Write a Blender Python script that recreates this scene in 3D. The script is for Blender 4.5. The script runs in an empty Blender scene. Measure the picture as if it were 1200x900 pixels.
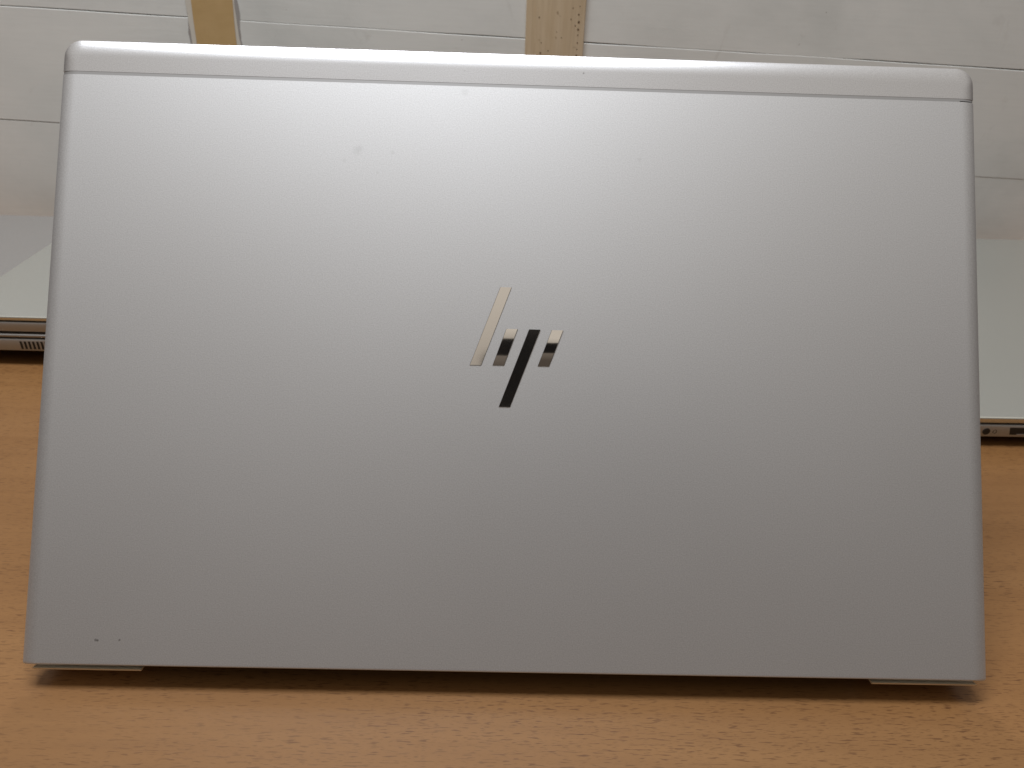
import bpy, bmesh, math, random
from mathutils import Matrix, Vector
random.seed(4)
S = bpy.context.scene
C = S.collection

# ------------------------------------------------------------------ camera, world, lamp, exposure
CAM = Vector((-0.00719, -0.20086, 0.25620))
CR = Vector((0.999536, -0.003145, 0.030286))
CU = Vector((-0.02465, 0.50031, 0.865496))
CF = Vector((0.017875, 0.865841, -0.5))
cd = bpy.data.cameras.new('camera')
cam = bpy.data.objects.new('camera', cd)
C.objects.link(cam)
m = Matrix((CR, CU, -CF)).transposed().to_4x4()
m.translation = CAM
cam.matrix_world = m
cd.sensor_width = 36.0
cd.lens = 901.0 / 1200.0 * 36.0
cd.clip_start = 0.001
cd.clip_end = 50.0
cd.dof.use_dof = True
cd.dof.focus_distance = 0.312
cd.dof.aperture_fstop = 26.0
S.camera = cam

W = bpy.data.worlds.new('World')
S.world = W
W.use_nodes = True
wn, wl = W.node_tree.nodes, W.node_tree.links
bg = wn['Background']
tc = wn.new('ShaderNodeTexCoord')
sp = wn.new('ShaderNodeSeparateXYZ')
rp = wn.new('ShaderNodeValToRGB')
wl.new(tc.outputs['Generated'], sp.inputs[0])
wl.new(sp.outputs['Z'], rp.inputs[0])
rp.color_ramp.elements[0].position = 0.28
rp.color_ramp.elements[0].color = (0.075, 0.060, 0.048, 1)
rp.color_ramp.elements[1].position = 0.72
rp.color_ramp.elements[1].color = (0.54, 0.49, 0.425, 1)
em = rp.color_ramp.elements.new(0.52)
em.color = (0.19, 0.16, 0.132, 1)
wl.new(rp.outputs[0], bg.inputs[0])
bg.inputs[1].default_value = 1.0

ld = bpy.data.lights.new('ceiling_lamp', 'AREA')
ld.shape = 'RECTANGLE'
ld.size = 0.85
ld.size_y = 0.34
ld.energy = 23.0
ld.color = (0.965, 0.985, 1.0)
lamp = bpy.data.objects.new('ceiling_lamp', ld)
C.objects.link(lamp)
lamp.location = (-0.20, 0.20, 1.50)

ld2 = bpy.data.lights.new('far_ceiling_lamp', 'AREA')
ld2.shape = 'RECTANGLE'
ld2.size = 0.30
ld2.size_y = 0.25
ld2.energy = 15.0
ld2.color = (0.98, 0.985, 1.0)
lamp2 = bpy.data.objects.new('far_ceiling_lamp', ld2)
C.objects.link(lamp2)
lamp2.location = (-0.05, 1.55, 1.36)
lamp2.rotation_euler = (math.radians(-49), 0, 0)
S.cycles.caustics_reflective = False
S.cycles.caustics_refractive = False

vs = S.view_settings
vs.view_transform = 'Standard'
vs.look = 'None'
vs.exposure = 0.0
vs.gamma = 1.0
vs.use_curve_mapping = False


# ------------------------------------------------------------------ helpers
def link(name, bm, mat, parent=None, smooth=None):
    me = bpy.data.meshes.new(name)
    bmesh.ops.recalc_face_normals(bm, faces=bm.faces)
    bm.to_mesh(me)
    bm.free()
    if smooth is not None:
        for p in me.polygons:
            p.use_smooth = True
        me.set_sharp_from_angle(angle=math.radians(smooth))
    for mt in (mat if isinstance(mat, (list, tuple)) else [mat]):
        me.materials.append(mt)
    o = bpy.data.objects.new(name, me)
    C.objects.link(o)
    if parent:
        o.parent = parent
    return o


def tag(o, label=None, cat=None, group=None, kind=None):
    if label: o['label'] = label
    if cat: o['category'] = cat
    if group: o['group'] = group
    if kind: o['kind'] = kind
    return o


def thing(name, label, cat, loc=(0, 0, 0), rz=0, group=None):
    o = bpy.data.objects.new(name, None)
    o.empty_display_size = 0.02
    C.objects.link(o)
    o.location = loc
    o.rotation_euler = (0, 0, rz)
    return tag(o, label, cat, group)


def box(bm, x0, x1, y0, y1, z0, z1):
    vs_ = [bm.verts.new((x, y, z)) for z in (z0, z1) for y in (y0, y1) for x in (x0, x1)]
    for f in ((0, 2, 3, 1), (4, 5, 7, 6), (0, 1, 5, 4), (1, 3, 7, 5), (3, 2, 6, 7), (2, 0, 4, 6)):
        bm.faces.new([vs_[i] for i in f])
    return vs_


def ring(x0, x1, y0, y1, r, n=7):
    """rounded rectangle; r = radii (bottom-left, bottom-right, top-right, top-left)"""
    if not isinstance(r, (tuple, list)): r = (r,) * 4
    pts = []
    for k, (cx, cy, sx, sy, a0) in enumerate(((x0, y0, 1, 1, 180), (x1, y0, -1, 1, 270), (x1, y1, -1, -1, 0), (x0, y1, 1, -1, 90))):
        rr = max(r[k], 1e-5)
        for i in range(n + 1):
            a = math.radians(a0 + 90 * i / n)
            pts.append((cx + sx * rr + rr * math.cos(a), cy + sy * rr + rr * math.sin(a)))
    return pts


def loft(rings, bm=None):
    """rings: list of (points, z); capped both ends"""
    bm = bm or bmesh.new()
    rows = [[bm.verts.new((p[0], p[1], z)) for p in pts] for pts, z in rings]
    n = len(rows[0])
    for a, b in zip(rows, rows[1:]):
        for i in range(n):
            j = (i + 1) % n
            bm.faces.new((a[i], a[j], b[j], b[i]))
    bm.faces.new(list(reversed(rows[0])))
    bm.faces.new(rows[-1])
    return bm


def prism_x(bm, poly, x0, x1):
    a = [bm.verts.new((x0, y, z)) for y, z in poly]
    b = [bm.verts.new((x1, y, z)) for y, z in poly]
    n = len(poly)
    for i in range(n):
        j = (i + 1) % n
        bm.faces.new((a[i], a[j], b[j], b[i]))
    bm.faces.new(list(reversed(a)))
    bm.faces.new(b)
    return bm


def cyl_y(bm, cx, cz, r, y0, y1, n=20):
    a = [bm.verts.new((cx + r * math.cos(2 * math.pi * i / n), y0, cz + r * math.sin(2 * math.pi * i / n))) for i in range(n)]
    b = [bm.verts.new((cx + r * math.cos(2 * math.pi * i / n), y1, cz + r * math.sin(2 * math.pi * i / n))) for i in range(n)]
    for i in range(n):
        j = (i + 1) % n
        bm.faces.new((a[i], a[j], b[j], b[i]))
    bm.faces.new(a)
    bm.faces.new(b)


class Mat:
    def __init__(s, name, color=(0.5, 0.5, 0.5), rough=0.5, metal=0.0, spec=0.5):
        s.m = bpy.data.materials.new(name)
        s.m.use_nodes = True
        s.n, s.l = s.m.node_tree.nodes, s.m.node_tree.links
        s.b = s.n['Principled BSDF']
        s.b.inputs['Base Color'].default_value = (*color, 1)
        s.b.inputs['Roughness'].default_value = rough
        s.b.inputs['Metallic'].default_value = metal
        s.b.inputs['Specular IOR Level'].default_value = spec
        s.tc = s.n.new('ShaderNodeTexCoord')

    def vec(s, scale=(1, 1, 1), loc=(0, 0, 0), rot=(0, 0, 0)):
        mp = s.n.new('ShaderNodeMapping')
        mp.inputs['Scale'].default_value = scale
        mp.inputs['Location'].default_value = loc
        mp.inputs['Rotation'].default_value = rot
        s.l.new(s.tc.outputs['Object'], mp.inputs[0])
        return mp.outputs[0]

    def noise(s, vec, scale=1.0, detail=2.0, rough=0.5, dist=0.0):
        n = s.n.new('ShaderNodeTexNoise')
        n.inputs['Scale'].default_value = scale
        n.inputs['Detail'].default_value = detail
        n.inputs['Roughness'].default_value = rough
        n.inputs['Distortion'].default_value = dist
        s.l.new(vec, n.inputs['Vector'])
        return n.outputs[0]

    def ramp(s, fac, stops, interp='LINEAR'):
        r = s.n.new('ShaderNodeValToRGB')
        r.color_ramp.interpolation = interp
        e = r.color_ramp.elements
        while len(e) < len(stops): e.new(0.5)
        for k, (p, c) in enumerate(stops):
            e[k].position = p
            e[k].color = (c, c, c, 1) if not isinstance(c, (tuple, list)) else (*c, 1)
        s.l.new(fac, r.inputs[0])
        return r.outputs[0]

    def mix(s, fac, a, b, mode='MIX'):
        x = s.n.new('ShaderNodeMix')
        x.data_type = 'RGBA'
        x.blend_type = mode
        for sock, v in ((x.inputs[0], fac), (x.inputs[6], a), (x.inputs[7], b)):
            if isinstance(v, (int, float)): sock.default_value = v
            elif isinstance(v, (tuple, list)): sock.default_value = (*v, 1)
            else: s.l.new(v, sock)
        return x.outputs[2]

    def math(s, op, a, b=0.0):
        x = s.n.new('ShaderNodeMath')
        x.operation = op
        for k, v in ((0, a), (1, b)):
            if isinstance(v, (int, float)): x.inputs[k].default_value = v
            else: s.l.new(v, x.inputs[k])
        return x.outputs[0]

    def spot(s, p, r0, r1):
        """1 inside r0 of the object-space point p, 0 beyond r1"""
        d = s.n.new('ShaderNodeVectorMath')
        d.operation = 'DISTANCE'
        s.l.new(s.tc.outputs['Object'], d.inputs[0])
        d.inputs[1].default_value = p
        mr = s.n.new('ShaderNodeMapRange')
        mr.interpolation_type = 'SMOOTHSTEP'
        mr.inputs[1].default_value = r0
        mr.inputs[2].default_value = r1
        mr.inputs[3].default_value = 1.0
        mr.inputs[4].default_value = 0.0
        s.l.new(d.outputs['Value'], mr.inputs[0])
        return mr.outputs[0]

    def base(s, sock): s.l.new(sock, s.b.inputs['Base Color'])
    def rough(s, sock): s.l.new(sock, s.b.inputs['Roughness'])

    def bump(s, h, strength=0.2, dist=0.001):
        b = s.n.new('ShaderNodeBump')
        b.inputs['Strength'].default_value = strength
        b.inputs['Distance'].default_value = dist
        s.l.new(h, b.inputs['Height'])
        s.l.new(b.outputs[0], s.b.inputs['Normal'])


# ------------------------------------------------------------------ materials
# satin silver paint of the lid: fine metallic grain, a few nicks and faint finger smudges
def silver(name, col, rough, metal, marks=()):
    k = Mat(name, col, rough, metal)
    g = k.noise(k.vec(), 2100.0, 1.0)
    g2 = k.noise(k.vec(), 1000.0, 2.0)
    big = k.noise(k.vec(), 9.0, 3.0)
    c = k.mix(k.ramp(g, [(0.3, 0.0), (0.7, 1.0)]), tuple(x * 0.92 for x in col), tuple(min(1, x * 1.08) for x in col))
    c = k.mix(k.math('MULTIPLY', k.ramp(g2, [(0.35, 1.0), (0.6, 0.0)]), 0.14), c, tuple(x * 0.88 for x in col))
    for p, r0, r1, colr, f in marks:
        c = k.mix(k.math('MULTIPLY', k.spot(p, r0, r1), f), c, colr)
    k.base(c)
    k.rough(k.math('ADD', k.math('MULTIPLY', big, 0.05), rough - 0.025))
    k.bump(g, 0.10, 0.0002)
    return k.m


NICK = (0.05, 0.045, 0.04)
SMUDGE = (0.38, 0.39, 0.40)
lid_marks = [((-0.15896, 0.00995, 0), 0.0002, 0.0008, NICK, 0.5), ((-0.15820, 0.0098, 0), 0.0002, 0.0006, NICK, 0.6),
             ((-0.1499, 0.01011, 0), 0.0002, 0.0006, NICK, 0.5),
             ((-0.06668, 0.20502, 0), 0.0007, 0.0026, SMUDGE, 0.18), ((-0.0655, 0.2062, 0), 0.0005, 0.0018, SMUDGE, 0.18),
             ((-0.05223, 0.20475, 0), 0.0003, 0.0012, SMUDGE, 0.22), ((-0.02364, 0.23097, 0), 0.0006, 0.0022, SMUDGE, 0.18),
             ((-0.0715, 0.2010, 0), 0.0003, 0.0012, SMUDGE, 0.18), ((-0.058, 0.1965, 0), 0.0002, 0.0009, SMUDGE, 0.18),
             ((0.048, 0.205, 0), 0.0003, 0.0014, SMUDGE, 0.18)]
M_lid = silver('lid_silver_paint', (0.605, 0.616, 0.642), 0.50, 0.88, lid_marks)
M_band = silver('antenna_band_silver', (0.63, 0.645, 0.685), 0.31, 0.90,
                [((-0.0240, 0.2400, -0.0005), 0.0002, 0.0007, NICK, 0.6), ((0.0246, 0.2405, -0.0005), 0.0003, 0.0008, NICK, 0.75)])
M_groove = Mat('groove_grey', (0.38, 0.385, 0.40), 0.42, 0.7).m
M_chrome = Mat('mirror_chrome', (0.88, 0.85, 0.82), 0.075, 1.0)
_g = M_chrome.noise(M_chrome.vec((1, 1, 1)), 260.0, 3.0)
M_chrome.bump(_g, 0.03, 0.0001)
M_chrome = M_chrome.m
M_case = silver('case_silver', (0.44, 0.45, 0.46), 0.45, 0.45)
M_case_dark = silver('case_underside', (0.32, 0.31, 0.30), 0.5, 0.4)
M_lip = Mat('pale_case_edge', (0.78, 0.70, 0.56), 0.5, 0.2).m
M_black = Mat('black_plastic', (0.012, 0.012, 0.013), 0.5).m
M_gloss = Mat('black_glass', (0.010, 0.010, 0.011), 0.12).m
M_rubber = Mat('rubber', (0.02, 0.02, 0.02), 0.8).m
M_print = Mat('grey_print', (0.06, 0.055, 0.05), 0.6).m
M_phone = Mat('matt_black_phone', (0.010, 0.010, 0.011), 0.55, 0.0, 0.2).m


def wood():
    k = Mat('beech_wood', (0.4, 0.2, 0.08), 0.36, 0.0, 0.3)
    broad = k.noise(k.vec((2.2, 14, 3)), 1.0, 4.0, 0.55, 0.4)
    streak = k.noise(k.vec((9, 170, 9)), 1.0, 4.0, 0.6, 0.3)
    c = k.ramp(broad, [(0.28, (0.184, 0.088, 0.031)), (0.5, (0.217, 0.109, 0.041)), (0.75, (0.245, 0.130, 0.053))])
    c = k.mix(k.math('MULTIPLY', k.ramp(streak, [(0.35, 1.0), (0.62, 0.0)]), 0.25), c, (0.150, 0.068, 0.022))
    # the short dark pores of beech, all along the grain
    p1 = k.noise(k.vec((170, 1500, 50)), 1.0, 1.0, 0.5)
    p2 = k.noise(k.vec((330, 2300, 50), (3.7, 1.1, 0)), 1.0, 1.0, 0.5)
    dens = k.ramp(k.noise(k.vec((8, 26, 5)), 1.0, 2.0), [(0.35, 0.35), (0.65, 1.0)])
    f1 = k.math('MULTIPLY', k.ramp(p1, [(0.60, 0.0), (0.67, 1.0)]), dens)
    f2 = k.math('MULTIPLY', k.ramp(p2, [(0.59, 0.0), (0.68, 1.0)]), dens)
    c = k.mix(k.math('MULTIPLY', f1, 0.70), c, (0.065, 0.024, 0.009))
    c = k.mix(k.math('MULTIPLY', f2, 0.45), c, (0.085, 0.033, 0.012))
    k.base(c)
    k.rough(k.ramp(streak, [(0.2, 0.42), (0.8, 0.33)]))
    k.bump(k.math('ADD', k.math('MULTIPLY', f1, -1.0), streak), 0.06, 0.0004)
    return k.m


M_wood = wood()


def paint():
    k = Mat('old_white_paint', (0.6, 0.6, 0.58), 0.55)
    cloud = k.noise(k.vec((5, 5, 7)), 1.0, 5.0, 0.6, 0.3)
    brush = k.noise(k.vec((22, 22, 420)), 1.0, 3.0, 0.6)
    fine = k.noise(k.vec((300, 300, 300)), 1.0, 3.0, 0.6)
    c = k.ramp(cloud, [(0.3, (0.64, 0.66, 0.65)), (0.5, (0.765, 0.78, 0.77)), (0.70, (0.83, 0.835, 0.82))])
    c = k.mix(k.math('MULTIPLY', k.ramp(brush, [(0.3, 1.0), (0.55, 0.0)]), 0.05), c, (0.42, 0.41, 0.38))
    spk = k.noise(k.vec((150, 150, 190)), 1.0, 1.5, 0.5)
    c = k.mix(k.math('MULTIPLY', k.ramp(spk, [(0.755, 0.0), (0.80, 1.0)]), 0.55), c, (0.22, 0.20, 0.17))
    sm = k.noise(k.vec((30, 30, 22), (4, 1, 7)), 1.0, 4.0, 0.7, 0.6)
    c = k.mix(k.math('MULTIPLY', k.ramp(sm, [(0.62, 0.0), (0.80, 1.0)]), 0.30), c, (0.42, 0.39, 0.36))
    k.base(c)
    k.bump(k.math('ADD', brush, k.math('MULTIPLY', fine, 0.8)), 0.09, 0.0005)
    return k.m


M_paint = paint()


def batten_mat():
    k = Mat('bare_batten_wood', (0.4, 0.3, 0.2), 0.6)
    a = k.noise(k.vec((60, 20, 7)), 1.0, 4.0, 0.6, 0.5)
    b = k.noise(k.vec((380, 40, 22)), 1.0, 3.0, 0.6)
    c = k.ramp(a, [(0.3, (0.54, 0.415, 0.265)), (0.55, (0.62, 0.50, 0.35)), (0.75, (0.67, 0.555, 0.42))])
    c = k.mix(k.math('MULTIPLY', k.ramp(b, [(0.3, 1.0), (0.55, 0.0)]), 0.16), c, (0.25, 0.16, 0.09))
    sp_ = k.noise(k.vec((170, 30, 150), (2, 0, 5)), 1.0, 1.5)
    c = k.mix(k.math('MULTIPLY', k.ramp(sp_, [(0.68, 0.0), (0.76, 1.0)]), 0.5), c, (0.20, 0.115, 0.055))
    k.base(c)
    k.bump(b, 0.15, 0.0005)
    return k.m


M_batten = batten_mat()


def tape_mat():
    k = Mat('brown_paper_tape', (0.42, 0.26, 0.10), 0.42)
    a = k.noise(k.vec((30, 30, 40)), 1.0, 4.0, 0.6)
    k.base(k.ramp(a, [(0.3, (0.520, 0.355, 0.165)), (0.7, (0.585, 0.410, 0.205))]))
    k.bump(k.noise(k.vec((120, 120, 25)), 1.0, 3.0), 0.3, 0.0008)
    return k.m


M_tape = tape_mat()
M_torn = Mat('torn_paint_edge', (0.66, 0.63, 0.57), 0.7).m
M_crack = Mat('crack_grey', (0.20, 0.175, 0.165), 0.8).m

# ------------------------------------------------------------------ table
WALL_Y = 0.545
bm = loft([(ring(-0.95, 0.95, -0.62, WALL_Y - 0.001, 0.004), -0.028), (ring(-0.95, 0.95, -0.62, WALL_Y - 0.001, 0.004), -0.0012),
           (ring(-0.9495, 0.9495, -0.6195, WALL_Y - 0.0015, 0.004), -0.0004), (ring(-0.9488, 0.9488, -0.6188, WALL_Y - 0.0022, 0.004), 0.0)])
table = link('table', bm, M_wood)
tag(table, 'long beech wood tabletop with short dark grain flecks under all the laptops', 'table')

# ------------------------------------------------------------------ wall of painted planks behind the table
wall = thing('wall', 'white painted wall of wide horizontal planks behind the table', 'wall', (0, WALL_Y, 0.0832))
wall.rotation_euler = (0, 0.028, 0)
PITCH = 0.0975


def plank(k):
    """one plank; long edges a little uneven and rounded"""
    z0, z1 = k * PITCH + 0.00022, (k + 1) * PITCH - 0.00022
    bm = bmesh.new()
    rnd = random.Random(k + 50)
    n = 60
    xs = [-1.05 + 2.1 * i / n for i in range(n + 1)]
    prof = []
    ph = [rnd.uniform(0, 6.28) for _ in range(4)]
    for x in xs:
        w0 = 0.00022 * math.sin(17 * x + ph[0]) + 0.00018 * math.sin(53 * x + ph[1]) + rnd.uniform(-1, 1) * 0.00010
        w1 = 0.00022 * math.sin(15 * x + ph[2]) + 0.00018 * math.sin(47 * x + ph[3]) + rnd.uniform(-1, 1) * 0.00010
        a, b = z0 + w0, z1 + w1
        off = (0.0, 0.00015, 0.00005, 0.0002)[k % 4]
        prof.append([bm.verts.new(p) for p in ((x, 0.012, a), (x, off + 0.0004, a), (x, off + 0.00012, a + 0.00015), (x, off, a + 0.0004),
                                               (x, off, b - 0.0004), (x, off + 0.00012, b - 0.00015), (x, off + 0.0004, b), (x, 0.012, b))])
    for p, q in zip(prof, prof[1:]):
        for i in range(8):
            j = (i + 1) % 8
            bm.faces.new((p[i], p[j], q[j], q[i]))
    bm.faces.new(prof[0])
    bm.faces.new(list(reversed(prof[-1])))
    return link('plank', bm, M_paint, wall)


for k in range(-1, 4):
    plank(k)
bm = bmesh.new()
box(bm, -1.05, 1.05, 0.0125, 0.020, -0.095, 0.388)
link('backing_board', bm, M_crack, wall)

# bare wooden batten
bat = thing('batten', 'bare wooden upright batten with a row of small nail holes on the white wall', 'batten', (0.0352, WALL_Y, 0.092))
bm = bmesh.new()
z0, z1 = -0.08, 0.37
loft_r = [(ring(-0.0259, 0.0259, -0.0030, 0.004, 0.0008, 3), z0), (ring(-0.0259, 0.0259, -0.0030, 0.004, 0.0008, 3), z1)]
loft(loft_r, bm)
link('strip', bm, M_batten, bat, 40)
bm = bmesh.new()
holes = [(0.0200, 0.1095, 1.0), (0.0205, 0.1035, 1.5), (0.0176, 0.1005, 0.9), (0.0203, 0.0975, 1.4), (0.0202, 0.0930, 0.9), (0.0203, 0.0868, 1.0),
         (0.0202, 0.0815, 0.8), (0.0201, 0.0765, 1.2), (0.0147, 0.1145, 0.8), (0.0135, 0.1055, 0.7), (-0.0143, 0.1062, 0.9), (-0.0117, 0.0860, 0.7),
         (-0.0122, 0.0775, 1.3), (-0.0053, 0.0795, 0.8), (0.0060, 0.0905, 0.7), (0.0015, 0.0950, 0.6), (0.0206, 0.116, 0.7), (0.0201, 0.070, 0.8)]
for k in range(8):
    holes.append((0.0202 + random.uniform(-0.0004, 0.0004), 0.125 + 0.0062 * k, random.uniform(0.6, 1.2)))
for hx, hz, r in holes:
    rr = 0.00062 * r
    n = 7
    vsx = [bm.verts.new((hx + rr * random.uniform(0.75, 1.2) * math.cos(6.2832 * i / n), -0.00315, hz + rr * random.uniform(0.8, 1.3) * math.sin(6.2832 * i / n))) for i in range(n)]
    cen = bm.verts.new((hx, -0.00295, hz))
    for i in range(n):
        bm.faces.new((vsx[i], vsx[(i + 1) % n], cen))
M_hole = Mat('nail_hole_dark', (0.10, 0.055, 0.025), 0.9).m
tag(link('nail_holes', bm, M_hole, bat), kind='stuff')

# brown tape with a torn pale border
tape = thing('tape', 'strip of brown paper tape with torn pale edges stuck upright on the white wall', 'tape', (-0.2645, WALL_Y, 0.09))


def ragged(bm, xl, xr, y, z0, z1, amp, thick, seed, n=70):
    rnd = random.Random(seed)
    rows = []
    a = b = 0
    for i in range(n + 1):
        z = z0 + (z1 - z0) * i / n
        a = a * 0.75 + rnd.uniform(-amp, amp)
        b = b * 0.75 + rnd.uniform(-amp, amp)
        wob = 0.0010 * math.sin(z * 31 + seed)
        ym = y - 0.00015 - 0.00020 * math.sin(z * 60)
        rows.append([bm.verts.new(p) for p in ((xl + a + wob, y, z), ((xl + xr) / 2, ym, z), (xr + b + wob, y, z),
                                               (xr + b + wob, y + thick, z), (xl + a + wob, y + thick, z))])
    for p, q in zip(rows, rows[1:]):
        for i in range(5):
            j = (i + 1) % 5
            bm.faces.new((p[i], p[j], q[j], q[i]))
    bm.faces.new(rows[0])
    bm.faces.new(list(reversed(rows[-1])))


bm = bmesh.new(); ragged(bm, -0.0178, 0.0178, -0.0010, -0.075, 0.37, 0.00025, 0.0004, 3, 60)
link('tape_strip', bm, M_tape, tape)
bm = bmesh.new(); ragged(bm, -0.0212, 0.0210, -0.00055, -0.076, 0.371, 0.00040, 0.0004, 8, 110)
link('torn_edge', bm, M_torn, tape)
bm = bmesh.new(); ragged(bm, -0.0222, 0.0224, -0.00030, -0.077, 0.372, 0.00080, 0.0003, 21, 110)
link('crack_line', bm, Mat('crack_pale_grey', (0.36, 0.34, 0.33), 0.8).m, tape)

# ------------------------------------------------------------------ the open laptop
TILT = 0.598031
Z0 = 0.0110
WID, HGT = 0.3766, 0.2502
lap = thing('laptop', 'open silver laptop seen from behind, its lid with a chrome slanted-bar emblem filling the middle', 'laptop', (0, 0, 0))
LM = Matrix(((1, 0, 0, 0), (0, math.sin(TILT), -math.cos(TILT), 0), (0, math.cos(TILT), math.sin(TILT), Z0), (0, 0, 0, 1)))

T = 0.0045
SR, TR_, BR = 0.0072, 0.0088, 0.0009      # how far the rounding reaches in from the sides, top, bottom
DROP = 0.0034


def lid_ring(a, extra=0.0):
    c = 1 - math.cos(a)
    s = 1 - math.sin(a)
    i_s, i_t, i_b = SR * c + extra, TR_ * c + extra, BR * c + extra
    rt = max(0.0080 - 0.5 * (i_s + i_t) * 0.6, 0.003)
    return ring(-WID / 2 + i_s, WID / 2 - i_s, i_b, HGT - i_t, (0.0012, 0.0012, rt, rt), 12), -DROP * s


def lid_solid():
    rs = [(lid_ring(0.70)[0], -T)]
    N = 12
    for i in range(N + 1):
        rs.append(lid_ring(0.70 + (math.pi / 2 - 0.70) * i / N))
    p, z = lid_ring(math.pi / 2, 0.0006)
    rs.append((p, 0.0))
    return loft(rs)


def cut(bm, co, no):
    g = bmesh.ops.bisect_plane(bm, geom=bm.verts[:] + bm.edges[:] + bm.faces[:], plane_co=co, plane_no=no, clear_outer=True, dist=1e-7)
    ed = [e for e in g['geom_cut'] if isinstance(e, bmesh.types.BMEdge)]
    bmesh.ops.holes_fill(bm, edges=ed, sides=0)
    return bm


V1, V2 = 0.23345, 0.23480
bm = cut(lid_solid(), (0, V1, 0), (0, 1, 0))
lid = link('lid_panel', bm, M_lid, lap, 40)
lid.matrix_local = LM
bm = cut(lid_solid(), (0, V2, 0), (0, -1, 0))
band = link('antenna_band', bm, M_band, lap, 40)
band.matrix_local = LM
bm = bmesh.new()
for (a, b, xa, xb) in ((V1 + 0.00002, V2, -1, 0.1805), (V1 + 0.00040, V2, 0.1805, 1)):
    t = lid_solid()
    cut(t, (0, a, 0), (0, -1, 0)); cut(t, (0, b, 0), (0, 1, 0))
    if xa > -0.9: cut(t, (xa, 0, 0), (-1, 0, 0))
    if xb < 0.9: cut(t, (xb, 0, 0), (1, 0, 0))
    tm = bpy.data.meshes.new('tmp'); t.to_mesh(tm); t.free()
    bm.from_mesh(tm); bpy.data.meshes.remove(tm)
for v in bm.verts:
    v.co.z -= 0.00007
    v.co.x *= 0.9988
groove = link('band_groove', bm, M_groove, lap, 40)
groove.matrix_local = LM

# chrome emblem: four slanted bars, each a little cushioned
bars = [  # bottom-left, bottom-right, top-right, top-left in lid coordinates; tilt and bow (radians over the length)
    ((-0.01871, 0.11940), (-0.01410, 0.11940), (-0.00275, 0.15092), (-0.00735, 0.15092), 0.000, 0.010),
    ((-0.00964, 0.11952), (-0.00500, 0.11952), (0.00003, 0.13418), (-0.00455, 0.13418), -0.074, 0.23),
    ((-0.00679, 0.10305), (-0.00225, 0.10305), (0.00910, 0.13416), (0.00453, 0.13416), -0.046, 0.000),
    ((0.00831, 0.11958), (0.01290, 0.11958), (0.01822, 0.13412), (0.01358, 0.13412), -0.074, 0.41)]
M_bar_edge = Mat('bar_edge_dark', (0.16, 0.15, 0.14), 0.35, 0.8).m
for bl, br, tr, tl, tilt, bow in bars:
    bm = bmesh.new()
    n = 24
    L = tl[1] - bl[1]
    hs = []
    for i in range(n + 1):
        s = i / n
        # slope dh/dv: a face leaning down looks lower; bow makes the bottom look down and the top look up
        hs.append(0.12 * (-tilt * L * (s - 0.5) - bow * L * 0.5 * (s - 0.5) ** 2))
    mn = min(hs)
    rows = []
    for i in range(n + 1):
        s = i / n
        lx, rx = bl[0] + (tl[0] - bl[0]) * s, br[0] + (tr[0] - br[0]) * s
        v = bl[1] + L * s
        h = hs[i] - mn + 0.00022
        rows.append([bm.verts.new(p) for p in ((lx, v, -0.0001), (lx, v, h - 0.00008), (lx + 0.00013, v, h), (rx - 0.00013, v, h), (rx, v, h - 0.00008), (rx, v, -0.0001))])
    for p, q in zip(rows, rows[1:]):
        for i in range(5):
            f = bm.faces.new((p[i], p[i + 1], q[i + 1], q[i]))
            f.material_index = 0 if i == 2 else 1
    f = bm.faces.new(rows[0]); f.material_index = 1
    f = bm.faces.new(list(reversed(rows[-1]))); f.material_index = 1
    bm.verts.index_update()
    nrm = []
    for i in range(n + 1):
        fy = tilt + bow * (i / n - 0.5)
        nn = Vector((0, fy, 1)).normalized()
        nrm += [Vector((-1, 0, 0)), Vector((-0.6, fy, 0.8)).normalized(), nn, nn, Vector((0.6, fy, 0.8)).normalized(), Vector((1, 0, 0))]
    ob = link('emblem_bar', bm, [M_chrome, M_bar_edge], lid, 60)
    ob.data.normals_split_custom_set_from_vertices(nrm)

# inner side of the lid
bm = bmesh.new(); box(bm, -WID / 2 + 0.003, WID / 2 - 0.003, 0.004, HGT - 0.004, -T - 0.0006, -T + 0.0002)
o = link('bezel', bm, M_black, lap); o.matrix_local = LM
bm = bmesh.new(); box(bm, -0.172, 0.172, 0.024, 0.218, -T - 0.0009, -T - 0.0004)
o = link('screen', bm, M_gloss, lap); o.matrix_local = LM

# base: sides run back under the lid, the middle is set in at the hinge
bm = bmesh.new()
mid = [(0.0125, 0.0046), (0.0150, 0.0036), (0.228, 0.0036), (0.236, 0.0062), (0.236, 0.0128), (0.2345, 0.0142), (0.0215, 0.0166), (0.0186, 0.0150)]
prism_x(bm, mid, -0.1835, 0.1835)
case = link('base_case', bm, M_case, lap)
bv = case.modifiers.new('bevel', 'BEVEL'); bv.width = 0.0012; bv.segments = 2; bv.limit_method = 'ANGLE'
for sx in (-1, 1):
    bm = bmesh.new()
    xa, xb = sorted((sx * 0.1420, sx * 0.1832))
    lip = [(0.0006, 0.0090), (0.0010, 0.0078), (0.0200, 0.0037), (0.0200, 0.0048), (0.0062, 0.0068)]
    prism_x(bm, lip, xa, xb)
    o = link('base_lip', bm, M_lip, lap)
bm = bmesh.new()
prism_x(bm, [(0.0048, 0.0080), (0.0125, 0.0060), (0.0195, 0.0152), (0.0114, 0.0176)], -0.1415, 0.1415)
link('hinge_cover', bm, M_black, lap)
for y0 in (0.030, 0.214):
    bm = loft([(ring(-0.12, 0.12, y0, y0 + 0.008, 0.0039, 5), 0.0), (ring(-0.12, 0.12, y0, y0 + 0.008, 0.0039, 5), 0.0038)])
    link('rubber_foot', bm, M_rubber, lap)
bm = bmesh.new()
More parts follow.
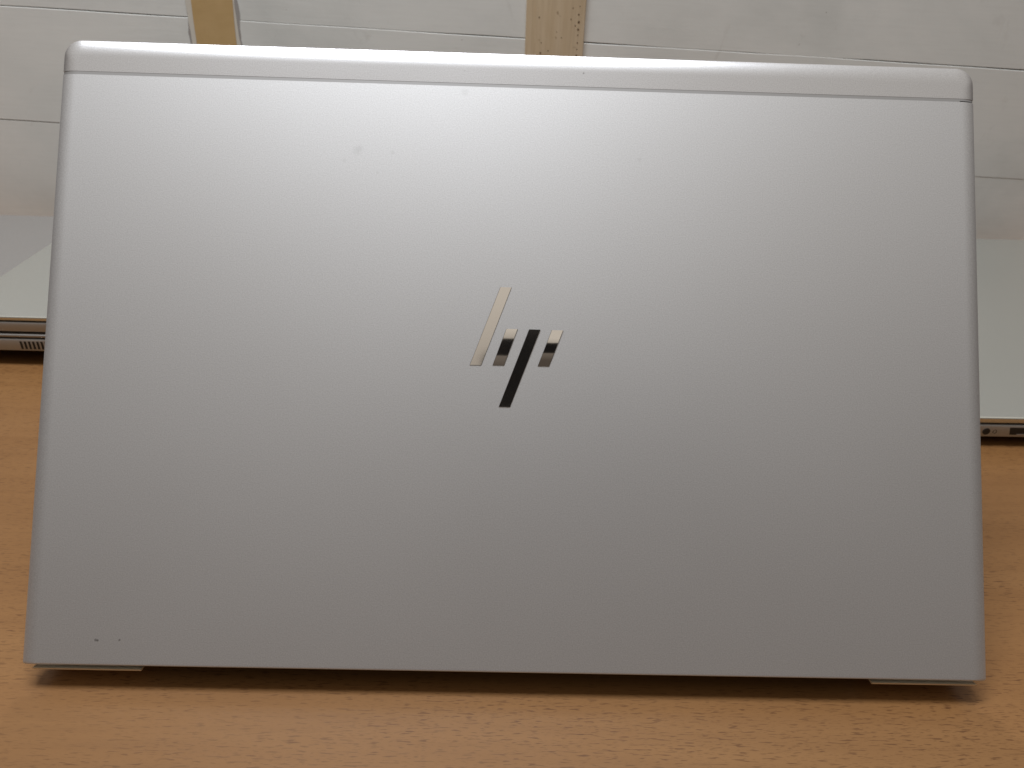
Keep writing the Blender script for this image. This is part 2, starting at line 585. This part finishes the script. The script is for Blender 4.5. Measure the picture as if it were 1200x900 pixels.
for r in range(6):
    nk = 15
    for k in range(nk):
        w = 0.0186
        x0 = -0.150 + k * 0.0200
        y0 = 0.118 + r * 0.0176
        yb = 0.236 - (y0 - 0.0) + 0.0
        zt = 0.0166 - (yb - 0.0215) / (0.2345 - 0.0215) * 0.0024
        box(bm, x0, x0 + w - 0.002, yb - 0.0150, yb, zt - 0.0008, zt + 0.0010)
tag(link('keyboard', bm, M_black, lap), kind='stuff')
bm = bmesh.new()
prism_x(bm, [(0.165, 0.0148), (0.228, 0.0141), (0.228, 0.0145), (0.165, 0.0152)], -0.055, 0.055)
link('touchpad', bm, M_case_dark, lap)


# ------------------------------------------------------------------ closed laptops behind
def closed_laptop(name, label, x0, x1, y0, y1, zbot, z_under, z_base, z_gap, z_top, rz=0.0, lid_mat=None, group='closed silver laptops on the table'):
    cx, cy = (x0 + x1) / 2, (y0 + y1) / 2
    t = thing(name, label, 'laptop', (cx, cy, zbot), rz, group)
    hx, hy = (x1 - x0) / 2, (y1 - y0) / 2
    def R(i, r=0.008): return ring(-hx + i, hx - i, -hy + i, hy - i, max(r - i, 0.002), 6)
    def arc(zt, q):
        out = [(R(q * (1 - math.cos(a))), zt - q * (1 - math.sin(a))) for a in [math.pi / 2 * i / 6 for i in range(7)]]
        return out + [(R(q + 0.0012), zt)]
    z_under, z_base, z_gap, z_top = (z - zbot for z in (z_under, z_base, z_gap, z_top))
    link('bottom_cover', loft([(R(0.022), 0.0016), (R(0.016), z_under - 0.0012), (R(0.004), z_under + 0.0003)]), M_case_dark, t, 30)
    link('base_case', loft([(R(0.0012), z_under), (R(0.0003), z_under + 0.0005), (R(0.0), z_under + 0.0012), *arc(z_base, 0.0009)]), M_case, t, 70)
    link('lid_gap', loft([(R(0.0030), z_base - 0.0002), (R(0.0030), z_gap + 0.0003)]), M_black, t)
    link('lid_panel', loft([(R(0.0008), z_gap), (R(0.0), z_gap + 0.0004)] + arc(z_top, 0.0010)), lid_mat or M_lid2, t, 70)
    for sx in (-1, 1):
        for sy in (-1, 1):
            bm = loft([(ring(-0.012, 0.012, -0.003, 0.003, 0.0029, 5), 0), (ring(-0.012, 0.012, -0.003, 0.003, 0.0029, 5), 0.0018)])
            o = link('rubber_foot', bm, M_rubber, t)
            o.location = (sx * (hx - 0.05), sy * (hy - 0.04), 0)
    return t, hx, hy


M_lid2 = silver('closed_lid_silver', (0.70, 0.725, 0.70), 0.24, 0.86)
M_lid3 = silver('closed_lid_grey', (0.38, 0.37, 0.365), 0.40, 0.6)

r_l, hx, hy = closed_laptop('laptop', 'closed silver laptop with a headphone jack in its side, lying right of the open one',
                            0.258, 0.508, 0.1835, 0.5105, 0.0, 0.0060, 0.0148, 0.0160, 0.0200, 0.012)
def side_y(y): return y
bm = bmesh.new(); cyl_y(bm, 0.282 - 0.3817, 0.0103, 0.0023, -hy - 0.00025, -hy + 0.002, 24)
jack = link('audio_jack', bm, M_print, r_l, 30)
bm = bmesh.new(); cyl_y(bm, 0.282 - 0.3817, 0.0103, 0.0018, -hy - 0.00035, -hy + 0.001, 20)
link('jack_hole', bm, M_black, jack, 30)
# printed headset sign
bm = bmesh.new()
icx, icz, rr = 0.2872 - 0.3817, 0.0104, 0.00105
prev = None
for i in range(13):
    a = math.radians(-35 + 250 * i / 12)
    p = [bm.verts.new((icx + q * math.cos(a), -hy - 0.00008, icz + q * math.sin(a))) for q in (rr - 0.00017, rr + 0.00017)]
    if prev: bm.faces.new((prev[0], prev[1], p[1], p[0]))
    prev = p
box(bm, icx - 0.00130, icx - 0.00070, -hy - 0.00009, -hy - 0.00001, icz - 0.0011, icz - 0.0001)
box(bm, icx + 0.00070, icx + 0.00130, -hy - 0.00009, -hy - 0.00001, icz - 0.0011, icz - 0.0001)
box(bm, icx - 0.00030, icx + 0.00080, -hy - 0.00009, -hy - 0.00001, icz - 0.00150, icz - 0.00115)
link('headset_sign', bm, M_print, r_l)
bm = bmesh.new(); box(bm, 0.2956 - 0.3817, 0.3094 - 0.3817, -hy - 0.0002, -hy + 0.002, 0.0083, 0.0132)
bm.verts.ensure_lookup_table()
for i in (0, 2): bm.verts[i].co.x += 0.0012
usb = link('usb_port', bm, M_black, r_l)
bm = bmesh.new(); box(bm, 0.3010 - 0.3817, 0.3086 - 0.3817, -hy - 0.0003, -hy + 0.001, 0.0084, 0.0089)
link('port_tongue', bm, M_case, usb)

l_low, hx, hy = closed_laptop('laptop', 'closed silver laptop with vent slots at the bottom of the left stack',
                              -0.517, -0.172, 0.2525, 0.4925, 0.0, 0.0102, 0.0192, 0.0203, 0.0226, lid_mat=M_lid3)
cx = (-0.517 - 0.172) / 2
for k in range(9):
    x = -0.3223 + 0.00272 * k - cx
    bm = bmesh.new(); box(bm, x - 0.00072, x + 0.00072, -hy - 0.00015, -hy + 0.001, 0.0120, 0.0176)
    link('vent_slot', bm, M_black, l_low)
closed_laptop('laptop', 'slimmer closed silver laptop lying on top of the left stack',
              -0.3680, -0.0420, 0.2530, 0.4825, 0.0226, 0.0240, 0.0312, 0.0322, 0.0352)

# ------------------------------------------------------------------ the phone that takes the picture, mirrored dark in the chrome bars
ph = thing('phone', 'black phone held up facing the silver lid, mirrored dark in the chrome emblem', 'phone', CAM)
PM = Matrix((CR, CU, -CF)).transposed().to_4x4()
PM.translation = CAM
ph.matrix_world = PM
bm = loft([(ring(-0.012, 0.150, -0.010, 0.070, 0.009, 6), 0.0030), (ring(-0.012, 0.150, -0.010, 0.070, 0.009, 6), 0.0100)])
link('phone_body', bm, M_phone, ph, 30)
